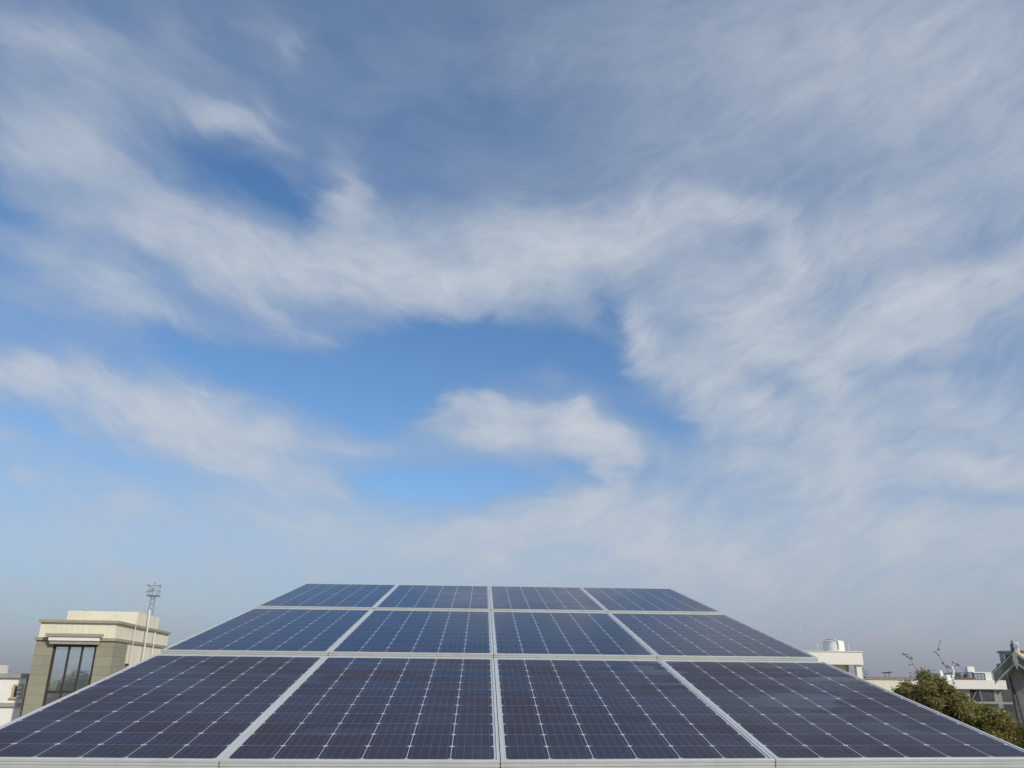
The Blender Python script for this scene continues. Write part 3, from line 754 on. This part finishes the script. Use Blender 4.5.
MB().prism([G(WX0, -3.9), G(WX1, -3.9), G(WX1, slope(WX1)-0.04), G(apx, ap-0.05), G(WX0, slope(WX0)-0.04)], 0.9, 6.8).build('wall', M['grey_wall'], gh)
MB().tube([(-0.30, 0.80, E(0.35)), (-0.26, 0.80, E(-0.4)), (-0.26, 0.80, 0.3)], 0.045, 8).build('downpipe', M['rust'], gh, True)
MB().tube([(-0.34, 0.84, E(0.20)), (-0.12, 0.84, E(-0.7)), (-0.02, 0.84, E(-2.0)), (-0.02, 0.84, 0.3)], 0.03, 8).build('cable', M['dark'], gh, True)
# finial on the ridge
fn = MB().bbox(-0.10, 0.12, -0.10, 0.10, 0.0, 0.30, 0.03).bbox(-0.13, 0.15, -0.13, 0.13, 0.30, 0.345, 0.01).bbox(-0.11, 0.13, -0.11, 0.11, 0.345, 0.41, 0.01).bbox(-0.13, 0.15, -0.13, 0.13, 0.41, 0.45, 0.01).bbox(-0.10, 0.12, -0.10, 0.10, 0.45, 0.58, 0.03)
fo = fn.build('finial', M['white_clean'], gh); fo.location = (0.17*HS-0.02, 0.15, E(0.70*HS))
fo2 = MB().bbox(-0.13, 0.06, -0.10, 0.06, 0, 0.50, 0.02).lathe([(0.07, 0.52), (0.09, 0.56), (0.05, 0.64), (0.02, 0.70)], 10).build('finial', M['mast'], gh); fo2.location = (0.09*HS, 0.3, E(0.70*HS))
# block seen behind the roof, left of the ridge, and a red roof behind on the right
loc, rz = local((13.34*3.0, 21.14*3.0), 25)
rb = empty('grey_roof_room', loc, rz, 'small grey roof room with a flat overhanging slab behind the gable', 'building')
MB().box(-0.42, 0.9, 0, 2.5, 0, E(2.17)).build('wall', M['concrete'], rb)
MB().box(-0.55, 1.0, -0.12, 2.6, E(2.173), E(2.28)).build('roof_slab', M['mast'], rb)
MB().box(-0.30, -0.02, -0.03, -0.002, E(1.78), E(2.0)).build('window', M['dark_frame'], rb)
MB().box(-0.80, -0.422, 0.2, 2.0, 0, E(1.36)).build('side_wall', M['concrete'], rb)
loc, rz = local((13.34*2.8+1.0, 21.14*2.8), 25)
rr = empty('red_roofed_house', loc, rz, 'house with a clay-red roof edge showing behind the gable at the far right', 'building')
MB().box(-0.2, 4.0, 0, 3.0, 0, E(1.78)).build('wall', M['cream'], rr)
MB().box(-0.3, 4.1, -0.1, 3.1, E(1.783), E(1.98)).build('roof', M['red'], rr)

# ------------------------------------------------------------------ trees
def tree(name, xy, azd, clumps, trunk_base, nleaf, size, label, m_leaf, seed, group=None, twigs=(), limb_r=0.10):
    rng = np.random.default_rng(seed)
    loc, rz = local(xy, azd)
    root = empty(name, loc, rz, label, 'tree', group)
    vol = np.array([c[3]*c[4]*c[5] for c in clumps])**0.5
    P_ = []
    subs = []
    for c, w in zip(clumps, vol/vol.sum()):
        nsub = max(14, int(w*260))
        dirs = rng.normal(size=(nsub, 3)); dirs /= np.linalg.norm(dirs, axis=1)[:, None]
        rad = rng.uniform(0.25, 1.0, nsub)**0.55
        ctr = np.array(c[:3]) + dirs*rad[:, None]*np.array(c[3:6])*rng.uniform(0.86, 1.08, (nsub, 1))
        subs.append(ctr)
        n = int(nleaf*w)
        k = rng.integers(0, nsub, n)
        sr = 0.20*np.cbrt(c[3]*c[4]*c[5])
        off = rng.normal(size=(n, 3))*sr*np.array([0.75, 0.75, 0.55])
        P_.append(ctr[k]+off)
    P_ = np.concatenate(P_); n = len(P_)
    a = rng.normal(size=(n, 3)); a[:, 2] = a[:, 2]*0.7-0.35; a /= np.linalg.norm(a, axis=1)[:, None]
    b = rng.normal(size=(n, 3)); b[:, 2] *= 0.5; b = np.cross(a, b); b /= np.linalg.norm(b, axis=1)[:, None]
    nn = np.cross(a, b)
    L = size*rng.uniform(0.6, 1.35, (n, 1)); Wd = L*rng.uniform(0.26, 0.42, (n, 1))
    v0 = P_; v1 = P_+a*L*0.5+b*Wd*0.5+nn*L*0.05; v2 = P_+a*L; v3 = P_+a*L*0.5-b*Wd*0.5+nn*L*0.05
    V = np.stack([v0, v1, v2, v3], 1).reshape(-1, 3)
    me = bpy.data.meshes.new('crown')
    me.vertices.add(4*n); me.vertices.foreach_set('co', V.ravel())
    me.loops.add(4*n); me.loops.foreach_set('vertex_index', np.arange(4*n))
    me.polygons.add(n); me.polygons.foreach_set('loop_start', np.arange(n)*4); me.polygons.foreach_set('loop_total', np.full(n, 4))
    me.update(); me.validate(); me.materials.append(m_leaf)
    o = bpy.data.objects.new('crown', me); COL.objects.link(o); o.parent = root
    # trunk and limbs
    t = MB(); bx, by = trunk_base
    ztop = min(c[2] for c in clumps)
    mid = Vector((bx*0.9, by, ztop*0.62))
    t.tube([(bx, by, -0.1), (bx+0.03, by, 0.4), tuple(mid*0.5+Vector((bx, by, 0))*0.5+Vector((0.08, 0.05, 0))), tuple(mid)], [limb_r*2.6, limb_r*1.9, limb_r*1.6, limb_r*1.35], 10)
    for c in clumps:
        ce = Vector(c[:3])
        k = mid.lerp(ce, 0.5)+Vector((rng.uniform(-.15, .15), rng.uniform(-.15, .15), 0.1))
        t.tube([tuple(mid), tuple(k), tuple(ce)], [limb_r*0.95, limb_r*0.6, limb_r*0.3], 7)
        for j in range(7):
            dr = rng.normal(size=3); dr /= np.linalg.norm(dr)
            e = ce+Vector(dr*np.array(c[3:6])*0.85)
            q = ce.lerp(e, 0.5)+Vector((0, 0, 0.06))
            t.tube([tuple(ce), tuple(q), tuple(e)], [limb_r*0.28, limb_r*0.16, limb_r*0.07], 5)
    t.build('trunk', M['bark'], root, True)
    for tw_pts, leaves in twigs:
        tb_ = MB()
        pts = [(p[0], p[1], E(p[2])) for p in tw_pts]
        tb_.tube(pts, list(np.linspace(0.009, 0.004, len(pts))), 6)
        for (lx, ly, lz, ang, ln) in leaves:
            c0 = Vector((lx, ly, E(lz)))
            near = min((Vector(p) for p in pts), key=lambda q: (q-c0).length)
            tb_.tube([tuple(near), tuple(c0)], [0.006, 0.005], 4)
            dv = Vector((math.cos(ang), 0.2, math.sin(ang)))*ln*0.85
            pv = Vector((-math.sin(ang), 0.3, math.cos(ang)))*ln*0.24
            i = len(tb_.v)
            tb_.v += [tuple(c0-dv*0.5), tuple(c0+pv), tuple(c0+dv*0.5), tuple(c0-pv)]
            tb_.f.append((i, i+1, i+2, i+3))
        tb_.build('branch', M['twig'], root)
    return root
TX, TAZ = (10.28, 19.45), 30
twA = ([(-0.05, -0.05, -0.05), (-0.17, 0, 0.17), (-0.29, 0, 0.38), (-0.36, 0, 0.50), (-0.35, 0, 0.59)],
       [(-0.46, 0, 0.60, -0.35, 0.13), (-0.31, 0, 0.51, -1.2, 0.12), (-0.38, 0, 0.36, 1.2, 0.06), (-0.13, 0, 0.29, -0.9, 0.10), (0.0, 0, 0.19, -0.4, 0.10), (0.01, 0, 0.13, 1.3, 0.09), (-0.40, 0, 0.55, -0.6, 0.09)])
twB = ([(0.50, -0.05, -0.05), (0.44, 0, 0.15), (0.37, 0, 0.33), (0.30, 0, 0.50), (0.24, 0, 0.62), (0.27, 0, 0.72)],
       [(0.29, 0, 0.70, 0.4, 0.10), (0.20, 0, 0.64, -0.2, 0.08), (0.42, 0, 0.33, -0.7, 0.12), (0.33, 0, 0.40, -0.9, 0.10), (0.45, 0, 0.30, 0.3, 0.08), (0.26, 0, 0.58, -0.6, 0.09), (0.35, 0, 0.88, -0.6, 0.07)])
twC = ([(0.46, 0.02, 0.10), (0.50, 0, 0.25), (0.60, 0, 0.38)],
       [(0.62, 0, 0.37, -0.5, 0.14), (0.53, 0, 0.42, -0.5, 0.09), (0.80, 0.3, 0.16, -1.0, 0.10), (0.88, 0.3, 0.08, 0.5, 0.09)])
tree('broadleaf_tree', TX, TAZ,
     [(0.05, 0.3, E(-0.42), 0.56, 0.7, 0.56), (-0.36, 0.0, E(-0.40), 0.36, 0.5, 0.42), (-0.62, 0.0, E(-0.40), 0.20, 0.3, 0.30), (0.50, 0.4, E(-0.56), 0.50, 0.6, 0.56), (1.00, 0.1, E(-1.12), 0.62, 0.7, 0.60), (0.62, -0.2, E(-0.85), 0.5, 0.5, 0.5), (0.12, -0.2, E(-0.36), 0.46, 0.45, 0.42), (0.0, 0.0, E(-1.0), 0.7, 0.5, 0.5),
      (0.3, 0.8, E(-1.8), 1.1, 1.0, 0.9), (-0.6, 0.6, E(-1.9), 1.0, 1.0, 0.9), (1.4, 0.9, E(-2.4), 1.1, 1.0, 1.0)],
     (0.3, 0.7), 150000, 0.070, 'olive and yellow-green bushy tree with bare twigs poking above its crown', M['leaf'], 5, None, (twA, twB, twC), 0.09)
tree('broadleaf_tree', TX, TAZ,
     [(2.32, 0.6, E(-0.74), 0.42, 0.5, 0.55), (1.9, 0.3, E(-1.30), 0.72, 0.8, 0.60), (2.9, 0.7, E(-1.3), 0.9, 0.9, 0.9), (2.5, 0.9, E(-2.5), 1.1, 1.0, 1.0)],
     (2.5, 0.9), 80000, 0.066, 'reddish-brown leafy tree at the right edge in front of the gabled house', M['leaf'], 9, None, (), 0.08)

# trees and a house that the tower's tall window mirrors
for k, (x, y, s, lab) in enumerate(((-33.5, -22, 1.0, 'dark rounded tree mirrored in the right pane of the tower window'),
                                    (-41.0, -26, 0.98, 'dark tree mirrored in the left pane of the tower window'),
                                    (-37.3, -34, 1.12, 'tall dark tree mirrored in the middle pane of the tower window'))):
    hh = 9.3*s
    tree('shade_tree', (x, y), 0, [(0, 0, hh-2.1, 2.3*s, 2.3, 2.0), (1.5, 0.4, hh-3.4, 1.9, 1.9, 1.7), (-1.6, -0.3, hh-3.2, 1.9, 1.9, 1.7), (0.2, 0, hh-4.6, 2.4, 2.4, 1.8)],
         (0, 0), 9000, 0.34, lab, M['leaf_dark'], 30+k, 'trees mirrored in the tower window', (), 0.16)
mh = empty('tiled_house', (-33, -12, GROUND), R(8), 'low house with a brown tiled roof mirrored in the tower window', 'building')
MB().box(-5, 5, -3, 3, 0, 6.0).build('wall', M['cream'], mh)
rf = MB(); rf.prism([(-5.6, 6.0), (5.6, 6.0), (3.2, 7.9), (-3.2, 7.9)], -3.4, 3.4); rf.build('roof', M['red'], mh)
